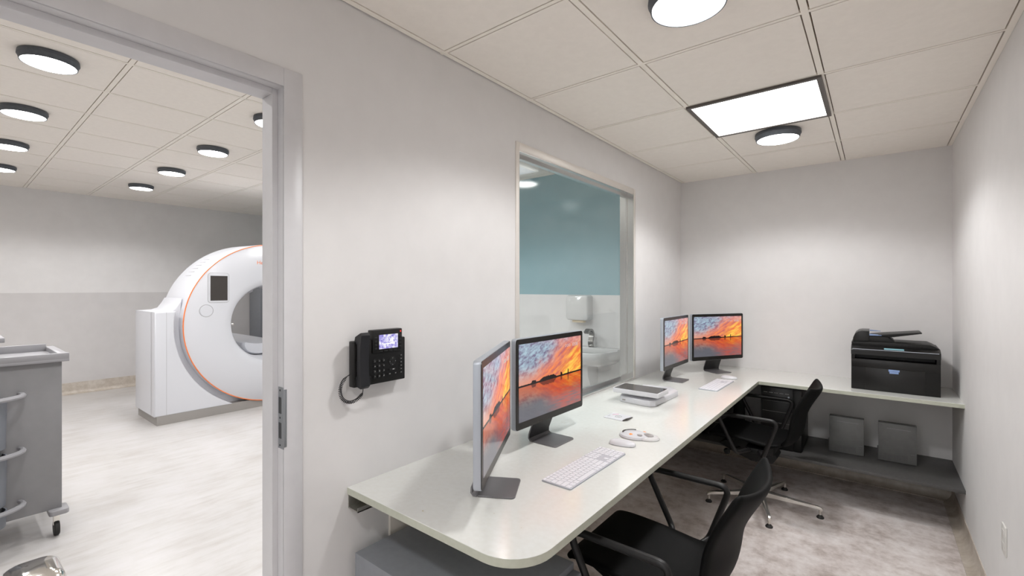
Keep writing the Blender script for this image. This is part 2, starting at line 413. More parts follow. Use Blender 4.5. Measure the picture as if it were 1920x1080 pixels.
# coved skirting
def cove(name, p0, p1, nrm, h, d=.05):
    """along p0->p1 on floor, wall behind; nrm points into the room"""
    prof = [(0, 0), (d, 0), (d, .004)]+[(d-(d-.004)*math.sin(R(a)), .004+(d-.004)*(1-math.cos(R(a)))) for a in (15, 30, 45, 60, 75, 90)]+[(.004, h), (0, h)]
    nx, ny = nrm
    rings = [[(p[0]+nx*q, p[1]+ny*q, zz) for q, zz in prof] for p in (p0, p1)]
    return struct(MB().loft(rings).build(name, M_cove))
cove('baseboard_right', (XR, YF), (XR, YB), (-1, 0), .096)
cove('baseboard_back', (XL, YB), (XR, YB), (0, -1), .096)
cove('baseboard_left', (XL, DRY1+.062), (XL, YB), (1, 0), .096)
cove('baseboard_far', (CX, CY0), (CX, CY1), (1, 0), .155)
cove('baseboard_end', (CX, CY1), (XLB, CY1), (0, -1), .155)

# door frame
ds = struct(MB().box(XL, XL+.006, DRY1, DRY1+.058, 0, DRZ+.056, .0015).box(XL, XL+.006, DRY0-.058, DRY0, 0, DRZ+.056, .0015)
            .box(XL, XL+.006, DRY0, DRY1, DRZ, DRZ+.056, .0015).build('door_1', M_frame, ang=30))
b = MB()
b.box(XLB-.004, XL+.003, DRY1, DRY1+.02, 0, DRZ+.02).box(XLB-.004, XL+.003, DRY0-.02, DRY0, 0, DRZ+.02).box(XLB-.004, XL+.003, DRY0, DRY1, DRZ, DRZ+.02)
b.build('door_lining', M_frame, ds, smooth=False)
b = MB()
b.box(XLB-.002, -1.448, DRY1-.017, DRY1, 0, DRZ, .001).box(XLB-.002, -1.448, DRY0, DRY0+.017, 0, DRZ, .001).box(XLB-.002, -1.448, DRY0+.017, DRY1-.017, DRZ-.017, DRZ, .001)
b.build('door_stop', M_frame, ds, smooth=False)
b = MB().box(XLB-.008, XLB, DRY1, DRY1+.055, 0, DRZ+.055).box(XLB-.008, XLB, DRY0-.055, DRY0, 0, DRZ+.055).box(XLB-.008, XLB, DRY0, DRY1, DRZ, DRZ+.055)
b.build('door_casing', M_frame, ds, smooth=False)
sp = MB().box(-1.441, XL+.006, DRY1-.0025, DRY1, .951, 1.139, .0008).box(XL+.005, XL+.0075, DRY1-.002, DRY1+.008, .957, 1.133, .001).build('strike_plate', M_strike, ds)
sp['label'] = 'steel strike plate'
b = MB().box(-1.436, -1.420, DRY1-.0032, DRY1-.001, 1.058, 1.108).box(-1.436, -1.420, DRY1-.0032, DRY1-.001, .982, 1.030)
for z in (.961, 1.045, 1.129): b.lathe([(0, -.0034), (.003, -.0034), (.003, 0)], (-1.428, DRY1, z), 'y', 12)
b.build('strike_recess', M_groovem, sp, smooth=False)

# window with steel lining
b = MB()
b.box(XL-.002, XL+.005, WY0-.028, WY0, WZ0-.01, WZ1+.042, .001).box(XL-.002, XL+.005, WY1, WY1+.03, WZ0-.01, WZ1+.042, .001)
b.box(XL-.002, XL+.005, WY0, WY1, WZ1, WZ1+.042, .001)
wn = struct(b.build('window_1', M_trim, ang=30))
b = MB()
b.box(XLB-.005, XL+.002, WY0-.003, WY0+.003, WZ0, WZ1).box(XLB-.005, XL+.002, WY1-.003, WY1+.003, WZ0, WZ1)
b.box(XLB-.005, XL+.002, WY0, WY1, WZ1-.003, WZ1+.003).box(XLB-.005, XL+.004, WY0, WY1, WZ0-.003, WZ0+.003)
b.build('window_lining', M_steel, wn, smooth=False)
b = MB()
for y0, y1, z0, z1 in ((WY0+.003, WY0+.012, WZ0, WZ1), (WY1-.012, WY1-.003, WZ0, WZ1), (WY0+.012, WY1-.012, WZ1-.016, WZ1-.003), (WY0+.012, WY1-.012, WZ0+.003, WZ0+.022)):
    b.box(-1.478, -1.462, y0, y1, z0, z1)
b.build('glazing_bead', M_steel, wn, smooth=False)
MB().box(-1.4725, -1.4675, WY0+.008, WY1-.008, WZ0+.01, WZ1-.01).build('pane', M_glass, wn, smooth=False)
# pale panel on the wall below the desk
tag(MB().box(XL, XL+.012, 1.04, 3.7, .1, .70, .001).build('wall_panel', M_ped), 'pale flat panel fixed to the left wall under the desk', 'panel')

# ------------------------------------------------------------------ lamps
def disc_lamp(x, y, z, watt, spread, label, group, first=[None]):
    if first[0] is None:
        t = thing('ceiling_lamp', label, 'ceiling lamp', (x, y, z), 0, group)
        MB().lathe([(0, 0), (.118, 0), (.125, -.003), (.127, -.022), (.123, -.027), (.118, -.047), (.114, -.047), (.114, -.042), (0, -.042)]).build('lamp_body', M_lampbody, t)
        MB().lathe([(0, -.053), (.085, -.052), (.108, -.048), (.1135, -.043), (0, -.043)]).build('diffuser', M_diff, t)
        first[0] = t
    else: t = dup(first[0], label, (x, y, z)); t['group'] = group
    li = bpy.data.lights.new('lamp_light', 'SPOT'); li.spot_size = spread; li.spot_blend = .38; li.shadow_soft_size = .1; li.energy = watt; li.color = LAMP_COL
    lo = bpy.data.objects.new('lamp_light', li); COL.objects.link(lo); lo.location = (x, y, z-.062)
    return t
disc_lamp(-.484, 1.537, ZC, DISC_W, DISC_SPREAD, 'large round dark-rimmed ceiling lamp cut by the top edge, above the desk', 'round ceiling lamps')
disc_lamp(-.481, 3.261, ZC, DISC_W, DISC_SPREAD, 'round dark-rimmed ceiling lamp right beside the square panel light', 'round ceiling lamps')
disc_lamp(-.484, -.187, ZC, DISC_W, DISC_SPREAD, 'unseen round ceiling lamp added behind the camera to light the desk room', 'round ceiling lamps')  # unseen lamp, added to light the desk room
CTL = {(-3.6, .385): 'largest round ceiling lamp seen through the doorway, top left', (-4.8, .385): 'second round ceiling lamp down the left row beyond the doorway',
       (-6.0, .39): 'third round ceiling lamp down the left row beyond the doorway', (-7.2, .40): 'last round ceiling lamp of the left row, above the trolley',
       (-3.6, 1.585): 'round ceiling lamp half hidden behind the door jamb', (-4.8, 1.585): 'largest whole round lamp of the right row above the scanner',
       (-6.0, 1.585): 'middle round lamp of the right row above the scanner', (-7.2, 1.585): 'farthest round lamp of the right row above the scanner'}
for (x, y), lb in CTL.items(): disc_lamp(x, y, CZ, CT_W, CT_SPREAD, lb, 'round lamps in the scanner room')
for x, y in ((-2.4, .385), (-2.4, 1.585), (-2.4, 2.79), (-3.6, -.8), (-4.8, -.8), (-6.0, -.8), (-6.0, 2.79), (-4.8, 2.79), (-3.6, 2.79)):
    disc_lamp(x, y, CZ, CT_W, CT_SPREAD, 'round scanner room lamp outside the view, added for lighting', 'round lamps in the scanner room')  # extra lamps out of view, added to brighten the scanner room
t = thing('panel_lamp', 'square flat ceiling panel light with thin black frame', 'ceiling lamp', (-.497, 2.802, ZC))
b = MB()
w = .302
for x0, x1, y0, y1 in ((-w, w, -w, -w+.02), (-w, w, w-.02, w), (-w, -w+.02, -w+.02, w-.02), (w-.02, w, -w+.02, w-.02)): b.box(x0, x1, y0, y1, -.012, .003)
b.build('lamp_frame', M_lampbez, t, smooth=False)
MB().box(-w+.02, w-.02, -w+.02, w-.02, -.008, .002).build('diffuser', M_diffp, t, smooth=False)
li = bpy.data.lights.new('panel_light', 'AREA'); li.shape = 'SQUARE'; li.size = .54; li.energy = PANEL_W; li.spread = PANEL_SPREAD; li.color = LAMP_COL
lo = bpy.data.objects.new('panel_light', li); COL.objects.link(lo); lo.location = (-.497, 2.802, ZC-.014)
tag(MB().box(-3.55, -2.95, 3.55, 4.12, CZ-.004, CZ, .001).build('ceiling_panel', M_white), 'pale ceiling panel seen through the top left of the window', 'panel')

# ------------------------------------------------------------------ desk, shelf
cr, cc = .13, (-.794, 1.001)
pts = [(XL, .871)]+[(cc[0]+cr*math.cos(R(a)), cc[1]+cr*math.sin(R(a))) for a in range(-90, 1, 9)]+[(-.672, 3.733), (XR, 3.733), (XR, YB), (XL, YB)]
pts = [(x, y) for x, y in pts]
_d = MB().prism(pts, DZ-.025, DZ, 'z', .0012, 1).build('desk', [M_desk, M_deskedge], ang=20)
for p in _d.data.polygons: p.material_index = 0 if p.normal.z > .5 else 1
tag(_d, 'long cream L-shaped worktop running along the left and back walls', 'desk')
tag(MB().box(XL, XR, 3.69, YB, .252, .272, .001).build('wall_shelf', M_shelf), 'dark grey low shelf under the back run of the desk', 'shelf')
rl = MB()
for x0, x1, z0, z1 in ((XL+.001, XL+.005, .692, .736), (XL+.001, XL+.06, .690, .694), (XL+.056, XL+.06, .690, .706)): rl.box(x0, x1, .874, 3.6, z0, z1)
tag(rl.build('support_rail', M_galv, smooth=False), 'galvanised steel channel under the near left corner of the desk', 'rail')

# drawer unit
t = thing('drawer_unit', 'grey metal drawer unit under the near end of the desk', 'drawer unit', (-1.07, 1.083, 0))
MB().box(-.305, .30, -.207, .207, .03, .55, .002).build('carcass', M_grey, t)
for k, (z0, z1) in enumerate(((.06, .2), (.21, .37), (.38, .53))):
    d = MB().box(.302, .33, -.203, .203, z0, z1, .003).build('drawer', M_greyf, t)
    MB().box(.33, .342, -.07, .07, z1-.035, z1-.025, .003).build('handle', M_alu, d)
for sx in (-1, 1):
    for sy in (-1, 1): MB().lathe([(0, 0), (.02, 0), (.02, .03), (0, .03)], (sx*.26, sy*.19, 0)).build('foot', M_rubber, t)

# ------------------------------------------------------------------ monitors
MW, MZ0, MZ1 = .5245, .862-DZ, 1.2345-DZ
def make_monitor(label):
    t = thing('monitor', label, 'monitor', (0, 0, 0), 0, 'paired monitors with sunset screens')
    # local: face at x=0 toward +X, width along Y, z from desk top
    MB().prism(rrect(-MW/2, MW/2, MZ0, MZ1, .012, 5), -.026, -.002, 'x', .003, 2).build('case', M_alu, t)
    MB().prism(rrect(-MW/2+.0018, MW/2-.0018, MZ0+.0018, MZ1-.0018, .011, 5), -.003, 0, 'x').build('bezel', M_bezel, t, smooth=False)
    sw, s0, s1 = MW/2-.019, MZ0+.031, MZ1-.023
    sc = MB().box(-.001, .0006, -sw, sw, s0, s1).build('screen', M_sun, t, smooth=False)
    uv = sc.data.uv_layers.new(name='UVMap')
    for lp in sc.data.loops:
        c = sc.data.vertices[lp.vertex_index].co; uv.data[lp.index].uv = ((c.y+sw)/(2*sw), (c.z-s0)/(s1-s0))
    textobj('clock_text', '10:08', .024, M_txt, sc, Matrix.Translation((.0011, sw-.056, s1-.037)) @ FACE_X)
    for i, y in enumerate((.136, .119, .102)):
        MB().tube([(.0011, sw-y+.006*math.cos(a*R(45)), s1-.037+.006*math.sin(a*R(45))) for a in range(8)], .0009, 4, True).build('status_icon', M_txt, sc)
    # stand: flat foot, bend, neck leaning forward
    def strip(inner):
        path = [(.067, .0), (-.05, .0), (-.07, .003), (-.079, .014), (-.074, .05), (-.03, .14)]
        o1 = []; o2 = []
        th = .0055
        P = [Vector((a, 0, b_)) for a, b_ in path]
        for i, p in enumerate(P):
            d = (P[min(i+1, len(P)-1)]-P[max(i-1, 0)]).normalized(); nrm = Vector((-d.z, 0, d.x))
            if nrm.z < 0 and i < 2: nrm = -nrm
            o1.append(p); q = p+(Vector((0, 0, 1)) if i == 0 else (Vector((d.z, 0, -d.x))))*th
            o2.append(q)
        return o1, o2
    o1, o2 = strip(0)
    foot = MB().prism(rrect(-.062, .067, -.0775, .0775, .014, 5), 0, .0055, 'z', .0008, 1).build('stand_foot', M_alud, t)
    ring = lambda p, q: [(p[0], -.0775, p[1]), (p[0], .0775, p[1]), (q[0], .0775, q[1]), (q[0], -.0775, q[1])]
    prof = [((-.058, 0), (-.058, .0055)), ((-.07, .002), (-.066, .0075)), ((-.079, .012), (-.073, .0135)), ((-.078, .03), (-.072, .03)), ((-.026, .16), (-.020, .16))]
    MB().loft([ring(a, c) for a, c in prof]).build('stand_neck', M_alud, t)
    prof = [((-.0725, .0135), (-.0715, .0140)), ((-.0715, .03), (-.0705, .03)), ((-.028, .138), (-.027, .138))]
    MB().loft([[(p[0], -.076, p[1]), (p[0], .076, p[1]), (q[0], .076, q[1]), (q[0], -.076, q[1])] for p, q in prof]).build('neck_front', M_neck, t)
    return t
m0 = make_monitor('nearest monitor at the desk end, turned almost edge-on')
m0.location = (-1.005, 1.1876, DZ); m0.rotation_euler = (0, 0, R(29.8))
dup(m0, 'second monitor from the front, facing the near chair in front of the window', (-1.131, 1.7103, DZ), R(-.6))
dup(m0, 'left monitor of the far pair, right of the window', (-1.149, 3.3906, DZ), R(-.3))
dup(m0, 'farthest monitor, angled in the back left corner of the desk', (-1.001, 3.933, DZ), R(-31.6))

# ------------------------------------------------------------------ keyboards and mice
def make_keyboard(label):
    t = thing('keyboard', label, 'keyboard', (0, 0, 0), 0, 'slim white keyboards')
    # local: back edge x=-.0605, front x=+.0605, left y=-.2135, right y=+.2135
    MB().prism(rrect(-.0605, .0605, -.2135, .2135, .006, 4), .0006, .0046, 'z', .0008, 1).build('base', M_alu, t)
    MB().prism(rrect(-.0597, .0597, -.2127, .2127, .006, 4), .0044, .0050, 'z').build('top_plate', M_kbp, t)
    rows = []; X0 = -.0575; g = .0025; ph = .0205
    xs = [X0, X0+.0125]; xs += [xs[-1]+ph*k for k in range(1, 5)]
    hs = [.0105]+[ph-g]*5
    L0, u = -.2105, .01925
    keys = []
    def k(r, y0, w, span=1): keys.append((xs[r], xs[r]+hs[r]+(ph if span == 2 else 0), y0, y0+w-g))
    for i in range(14): k(0, L0+i*u*15/14, u*15/14)
    for i in range(13): k(1, L0+i*u, u)
    k(1, L0+13*u, 2*u)
    k(2, L0, 1.5*u)
    for i in range(12): k(2, L0+(1.5+i)*u, u)
    k(2, L0+13.5*u, 1.5*u)
    k(3, L0, 1.75*u)
    for i in range(11): k(3, L0+(1.75+i)*u, u)
    k(3, L0+12.75*u, 2.25*u)
    k(4, L0, 2.25*u)
    for i in range(10): k(4, L0+(2.25+i)*u, u)
    k(4, L0+12.25*u, 2.75*u)
    a = L0
    for w_ in (1.25, 1.25, 1.25, 6.25, 1.25, 1.25, 2.5): k(5, a, w_*u); a += w_*u
    nb = L0+15*u+.004
    for r in (0, 1, 2):
        for i in range(3): k(r, nb+i*u, u)
    k(4, nb+u, u)
    for i in range(3): k(5, nb+i*u, u)
    npd = nb+3*u+.004
    for r in (0, 1, 2, 3):
        for i in range(4): k(r, npd+i*u*.97, u*.97)
    for i in range(3): k(4, npd+i*u*.97, u*.97)
    k(5, npd, 2*u*.97); k(5, npd+2*u*.97, u*.97); keys.append((xs[4], xs[5]+hs[5], npd+3*u*.97, npd+4*u*.97-g))
    rest = MB()
    for n, (x0, x1, y0, y1) in enumerate(keys):
        if n < 100: MB().box(x0, x1, y0, y1, .0048, .0066, .0006, 1).build('key', M_keyw, t)
        else: rest.box(x0, x1, y0, y1, .0048, .0066, .0006, 1)
    if len(keys) > 100: rest.build('key', M_keyw, t)['kind'] = 'stuff'
    return t
kb = make_keyboard('white keyboard nearest the camera in front of the near monitors')
kb.location = (-.8615, 1.5365, DZ); kb.rotation_euler = (0, 0, R(-.3))
dup(kb, 'far white keyboard below the two far monitors', (-.872, 3.395, DZ), R(-1))
def make_mouse(label):
    t = thing('mouse', label, 'mouse', (0, 0, 0), 0, 'white computer mice')
    rings = []
    for i in range(13):
        a = math.pi*i/12; x = -.056*math.cos(a); s_ = max(math.sin(a), .02)**.55
        hw, hh = .029*s_, .020*s_*(1.0+.15*math.cos(a-.4))
        rings.append([(x, hw*math.cos(q), .002+max(0, hh*math.sin(q)) if math.sin(q) > 0 else .001+.001*(1+math.sin(q))) for q in [2*math.pi*k_/20 for k_ in range(20)]])
    MB().loft(rings).build('shell', M_white, t)
    MB().loft([[(p[0]*.95, p[1]*.96, max(.0, p[2]*.1)) for p in r_] for r_ in rings[1:-1]]).build('base', M_alu, t)
    return t
ms = make_mouse('white mouse just beyond the near keyboard'); ms.location = (-.862, 1.852, DZ); ms.rotation_euler = (0, 0, R(12))
dup(ms, 'far white mouse beside the far keyboard', (-.864, 3.70, DZ), R(8))

# ------------------------------------------------------------------ control pad, card, docked tablet
t = thing('control_pad', 'oval white control pad with orange and grey buttons', 'control pad', (-.853, 1.99, DZ), R(10))
MB().lathe([(0, 0), (.066, 0), (.070, .004), (.066, .012), (.045, .018), (0, .020)], (-.012, 0, 0), 'z', 40, .86).build('pad_body', M_white, t)
MB().lathe([(0, 0), (.053, 0), (.056, .003), (.052, .009), (.035, .012), (0, .012)], (.042, .0, 0), 'z', 32, .86).build('palm_rest', M_clear, t)
MB().lathe([(0, .0), (.027, .0), (.024, .006), (.012, .010), (0, .011)], (.046, .002, .0105), 'z', 28, .75).build('joystick_dome', M_btng, t)
b = MB(); b.tube([(-.012+.052*math.cos(R(a)), .044*math.sin(R(a)), .0155) for a in range(95, 196, 10)], .006, 8, flat=.7); b.build('display_band', M_dark, t)
MB().lathe([(0, .010), (.010, .010), (.009, .018), (.005, .021), (0, .022)], (-.022, -.030, 0), 'z', 20).build('button', M_btno, t)['label'] = 'orange button'
MB().lathe([(0, .0), (.011, 0), (.010, .008), (.005, .012), (0, .013)], (.018, .055, 0), 'z', 20).build('button', M_btno, t)['label'] = 'orange button'
MB().lathe([(0, .006), (.0115, .006), (.0115, .0195), (.009, .0205), (0, .0205)], (.016, -.026, 0), 'z', 20).build('button', M_btng, t)['label'] = 'grey round button'
t = thing('id_card', 'white card with a ring symbol and black clip between pad and dock', 'card', (-1.065, 2.232, DZ), R(-3))
MB().prism(rrect(-.058, .055, -.055, .055, .01, 4), 0, .0035, 'z', .001, 1).build('card_sheet', M_white, t)
MB().tube([(.004+.017*math.cos(R(a)), .0+.017*math.sin(R(a)), .0037) for a in range(0, 360, 20)], .0011, 5, True).build('ring_symbol', M_line, t)
MB().box(-.004, .012, -.002, .002, .0034, .0041).build('symbol_bar', M_line, t)
MB().tube([(-.038, .012, .0037), (-.030, .024, .0037), (-.016, .040, .0037)], .0012, 5).build('pink_mark', M_pink, t)
MB().tube([(-.044, -.03, .0037), (-.042, -.005, .0037)], .0008, 5).build('printed_line', M_line, t)
b = MB().tube([(.056, -.052, .003), (.066, -.030, .006), (.064, .0, .003), (.066, .036, .003)], [.003, .006, .005, .002], 6); b.build('clip', M_dark, t)
t = thing('docking_station', 'white low dock box carrying the dark-glass tablet', 'dock', (-1.1, 2.74, DZ))
out = [(-.118, -.15), (-.105, -.185), (-.08, -.195), (.06, -.213), (.09, -.21), (.112, -.185), (.126, .155), (.062, .235), (-.09, .215), (-.118, .19)]
MB().prism(out, 0, .035, 'z', .005, 3).build('dock_body', M_white, t)
MB().box(-.07, .05, -.16, -.04, .034, .056, .008).build('dock_neck', M_white, t)
MB().box(.124, .1275, -.06, -.03, .015, .019).build('port_slot', M_clear, t); MB().box(-.085, -.065, -.198, -.19, .012, .02).build('port_plug', M_btng, t)
t = thing('tablet', 'dark-glass white tablet lying on the dock', 'tablet', (-1.1, 2.612, DZ+.056))
MB().prism(rrect(-.139, .139, -.086, .086, .008, 4), 0, .026, 'z', .002, 2).build('case', M_white, t)
MB().prism(rrect(-.133, .133, -.080, .080, .004, 3), .0255, .0268, 'z').build('glass', M_tabletg, t, smooth=False)

# ------------------------------------------------------------------ wall phone
t = thing('wall_phone', 'black desk phone with lit screen mounted on the left wall', 'phone', (XL, .975, 1.185))
def Y(v): return v-.975
def Z(v): return v-1.185
FX = .044   # face plane (x=-1.370)
MB().box(0, .02, Y(.90), Y(1.05), Z(1.12), Z(1.25), .003).build('wall_mount', M_black, t)
MB().box(.014, FX, Y(.868), Y(1.082), Z(1.106), Z(1.262), .004).build('phone_body', M_black2, t)
MB().box(.020, FX+.006, Y(.938), Y(1.064), Z(1.214), Z(1.295), .003).build('screen_panel', M_black2, t)
sc = MB().box(FX+.005, FX+.0066, Y(.964), Y(1.044), Z(1.227), Z(1.277)).build('screen', M_phs, t, smooth=False)
textobj('screen_time', '10:30', .017, M_txtw, sc, Matrix.Translation((FX+.007, Y(1.003), Z(1.257))) @ FACE_X)
MB().box(FX+.0064, FX+.0070, Y(.978), Y(1.03), Z(1.2425), Z(1.2455)).build('screen_line', M_txtw, sc)
MB().box(FX+.0055, FX+.0068, Y(1.054), Y(1.058), Z(1.282), Z(1.288)).build('message_light', M_red, t)
# handset: curved bar with ear and mouth ends
prof = [(.040, 1.112), (.070, 1.104), (.078, 1.112), (.072, 1.15), (.070, 1.20), (.072, 1.25), (.078, 1.283), (.070, 1.292), (.040, 1.278), (.036, 1.262), (.052, 1.252), (.052, 1.145), (.036, 1.135)]
rings = []
for y, s_ in ((.8755, .96), (.879, 1), (.906, 1), (.9095, .97)):
    rings.append([((.044+(x-.044)*s_), Y(y), Z(1.198+(z-1.198)*(1 if s_ == 1 else .985))) for x, z in prof])
MB().loft(rings).build('handset', M_handset, t)
MB().box(FX-.002, FX+.004, Y(.872), Y(.934), Z(1.112), Z(1.135), .002).build('cradle', M_black, t)
for i in range(6): MB().tube([(FX+.001, Y(.874+.004), Z(1.162+i*.006)), (FX+.001, Y(.874+.012), Z(1.166+i*.006))], .0012, 5).build('speaker_slot', M_key, t)
for r in range(4):
    for c in range(3):
        y, z = .949+c*.0185, 1.186-r*.0178
        kk = MB().lathe([(0, 0), (.0062, 0), (.0058, .0028), (0, .0034)], (FX, Y(y), Z(z)), 'x', 16, 1.0).build('key', M_key, t)
        textobj('digit', '123456789*0#'[r*3+c], .0062, M_mark, kk, Matrix.Translation((FX+.0037, Y(y), Z(z))) @ FACE_X)
cy_, cz_ = Y(1.024), Z(1.178)
MB().lathe([(0, 0), (.0155, 0), (.0148, .003), (.009, .003), (.008, .0015), (0, .0015)], (FX, cy_, cz_), 'x', 28).build('navigation_ring', M_key, t)
MB().lathe([(0, 0), (.0065, 0), (.006, .0032), (0, .0036)], (FX, cy_, cz_), 'x', 18).build('centre_button', M_key, t)
for a in range(0, 360, 90): MB().box(FX+.003, FX+.0036, cy_+.0118*math.cos(R(a))-.0009, cy_+.0118*math.cos(R(a))+.0009, cz_+.0118*math.sin(R(a))-.0009, cz_+.0118*math.sin(R(a))+.0009).build('arrow_mark', M_mark, t)
MB().box(FX, FX+.0025, Y(1.011), Y(1.037), Z(1.146), Z(1.152), .001).build('volume_key', M_key, t)
MB().box(FX+.0024, FX+.003, Y(1.024), Y(1.031), Z(1.148), Z(1.1505)).build('volume_mark', M_mark, t)
for y, z in [(1.062, 1.196-i*.0125) for i in range(6)]+[(1.012, 1.134), (1.037, 1.134)]:
    q = MB().box(FX, FX+.0025, Y(y)-.0055, Y(y)+.0055, Z(z)-.0028, Z(z)+.0028, .001).build('function_key', M_key, t)
    MB().box(FX+.0024, FX+.0029, Y(y)-.0018, Y(y)+.0018, Z(z)-.0008, Z(z)+.0008).build('key_mark', M_mark, q)
for y in (.9505, 1.054):
    for i in range(4): MB().box(FX+.006, FX+.008, Y(y)-.005, Y(y)+.005, Z(1.268-i*.0125)-.0028, Z(1.268-i*.0125)+.0028, .001).build('line_key', M_key, t)
for i in range(4): MB().box(FX+.006, FX+.008, Y(.972+i*.02)-.007, Y(.972+i*.02)+.007, Z(1.2195)-.0025, Z(1.2195)+.0025, .001).build('soft_key', M_key, t)
# coiled cord
path = spline([(.02, Y(.872), Z(1.150)), (.022, Y(.856), Z(1.144)), (.024, Y(.838), Z(1.126)), (.026, Y(.829), Z(1.100)), (.028, Y(.836), Z(1.074)), (.032, Y(.858), Z(1.059)), (.036, Y(.882), Z(1.062)), (.040, Y(.900), Z(1.078)), (.046, Y(.902), Z(1.092)), (.052, Y(.898), Z(1.112))], 24)
hel = []; n = len(path)
for i, p in enumerate(path):
    d = (path[min(i+1, n-1)]-path[max(i-1, 0)]).normalized(); u1 = Vector((1, 0, 0)); u1 = (u1-d*u1.dot(d)).normalized(); u2 = d.cross(u1)
    hel.append((p, u1, u2))
cp = []
for i in range(n-1):
    for k in range(6):
        u = k/6; s_ = (i+u)/(n-1); p = hel[i][0].lerp(hel[i+1][0], u); env = min(1, max(0, (s_-.1)*14), max(0, (.84-s_)*14))
        a = s_*46*2*math.pi; cp.append(p+(hel[i][1]*math.cos(a)+hel[i][2]*math.sin(a))*.0048*env)
MB().tube(cp, .0014, 5).build('coiled_cord', M_handset, t)

# ------------------------------------------------------------------ chairs
def make_chair(label):
    t = thing('office_chair', label, 'chair', (0, 0, 0), 0, 'black swivel chairs at the desk')
    prof = [(-.282, .446, 0), (-.272, .466, 0), (-.235, .475, .004), (-.15, .474, .008), (-.05, .468, .012), (.04, .456, .018), (.095, .452, .026), (.14, .466, .036), (.168, .492, .042), (.186, .535, .045), (.192, .60, .045), (.204, .66, .045), (.234, .73, .046), (.268, .79, .048), (.292, .838, .05)]
    NV = 14; prof = [(a, b_+.012, c) for a, b_, c in prof]
    t0 = bmesh.new(); grid = []
    P = [Vector((a, 0, b_)) for a, b_, _ in prof]
    for i, (x, z, bu) in enumerate(prof):
        d = (P[min(i+1, len(P)-1)]-P[max(i-1, 0)]).normalized(); nr = Vector((d.z, 0, -d.x))   # outward: down under seat, rearward behind back
        hw = .213 if 0 < i < len(prof)-1 else .204
        row = []
        for j in range(NV+1):
            v = -1+2*j/NV; q = P[i]+nr*bu*(1-v*v); row.append(t0.verts.new((q.x, hw*v, q.z)))
        grid.append(row)
    for a, b_ in zip(grid, grid[1:]):
        for j in range(NV): t0.faces.new((a[j], a[j+1], b_[j+1], b_[j]))
    def part(rows, nm):
        bm = bmesh.new(); vm = {}
        for r_ in rows:
            for v in r_: vm[v] = bm.verts.new(v.co)
        for a, b_ in zip(rows, rows[1:]):
            for j in range(NV): bm.faces.new((vm[a[j]], vm[a[j+1]], vm[b_[j+1]], vm[b_[j]]))
        k_ = MB(); k_.bm.free(); k_.bm = bm
        o = k_.build(nm, M_leather, t)
        for p in o.data.polygons: p.use_smooth = True
        so = o.modifiers.new('solid', 'SOLIDIFY'); so.thickness = .026; so.offset = 1 if SOL > 0 else -1; so.use_rim = True
        su = o.modifiers.new('sub', 'SUBSURF'); su.levels = 2; su.render_levels = 2
        return o
    SOL = 1
    part(grid[:8], 'seat'); part(grid[7:], 'backrest')
    t0.free()
    for sy in (-1, 1):
        y1, y2 = sy*.19, sy*.3325
        loop = fillet([(-.02, y1, .405), (-.075, y2, .412), (-.190, y2, .643), (.157, y2, .643), (.075, y2, .412), (.03, y1, .405)], .034, 7)
        MB().tube(loop, .0125, 12).build('armrest', M_armr, t)
    b = MB().box(-.16, .10, -.10, .10, .355, .43, .012).box(-.05, .06, -.205, .205, .385, .42, .006)
    b.prism([(-.24, .37), (-.16, .335), (-.04, .292), (.085, .297), (.115, .345), (.09, .38), (-.2, .40)], -.075, .075, 'y', .006)
    b.build('mechanism', M_chair_under, t)
    b = MB().tube([(-.10, -.09, .375), (-.13, -.18, .385), (-.14, -.235, .388)], .006, 8); lv = b.build('lever', M_chair_under, t)
    MB().lathe([(0, -.022), (.014, -.018), (.02, 0), (.014, .018), (0, .022)], (-.145, -.255, .385), 'y', 16, 1).build('lever_paddle', M_chair_under, lv)
    MB().lathe([(0, .08), (.03, .08), (.03, .1), (.024, .105), (.024, .2), (.015, .205), (.015, .30), (0, .30)], seg=24).build('column', M_basealu, t)
    bs = MB().lathe([(0, .045), (.03, .045), (.036, .055), (.036, .085), (.026, .095), (0, .095)], seg=24).build('base_hub', M_basealu, t)
    for k in range(5):
        a = R(72*k+.5); mx = Matrix.Rotation(a, 4, 'Z')
        q = MB(); rings = []
        for r_, w_, z0, z1 in ((.02, .020, .052, .088), (.12, .017, .055, .084), (.24, .013, .056, .077), (.325, .0105, .054, .071), (.342, .010, .050, .067), (.352, .008, .048, .058)):
            rings.append([(r_, -w_, z0), (r_, w_, z0), (r_, w_, z1-.004), (r_, w_*.6, z1), (r_, -w_*.6, z1), (r_, -w_, z1-.004)])
        q.loft(rings); q.lathe([(0, .02), (.008, .02), (.009, .055), (0, .055)], (.338, 0, 0), 'z', 14)
        bmesh.ops.transform(q.bm, matrix=mx, verts=q.bm.verts)
        leg = q.build('base_leg', M_basealu, t)
        q = MB().lathe([(0, 0), (.02, 0), (.021, .006), (.012, .016), (.007, .022), (0, .022)], (.338, 0, 0), 'z', 18); bmesh.ops.transform(q.bm, matrix=mx, verts=q.bm.verts)
        q.build('glide', M_rubber, leg)
    return t
ch = make_chair('black swivel armchair nearest the camera, its star base hidden'); ch.location = (-.613, 1.64, 0); ch.rotation_euler = (0, 0, R(.0))
dup(ch, 'far black swivel armchair with its chrome star base showing', (-.613, 3.445, 0), R(0))

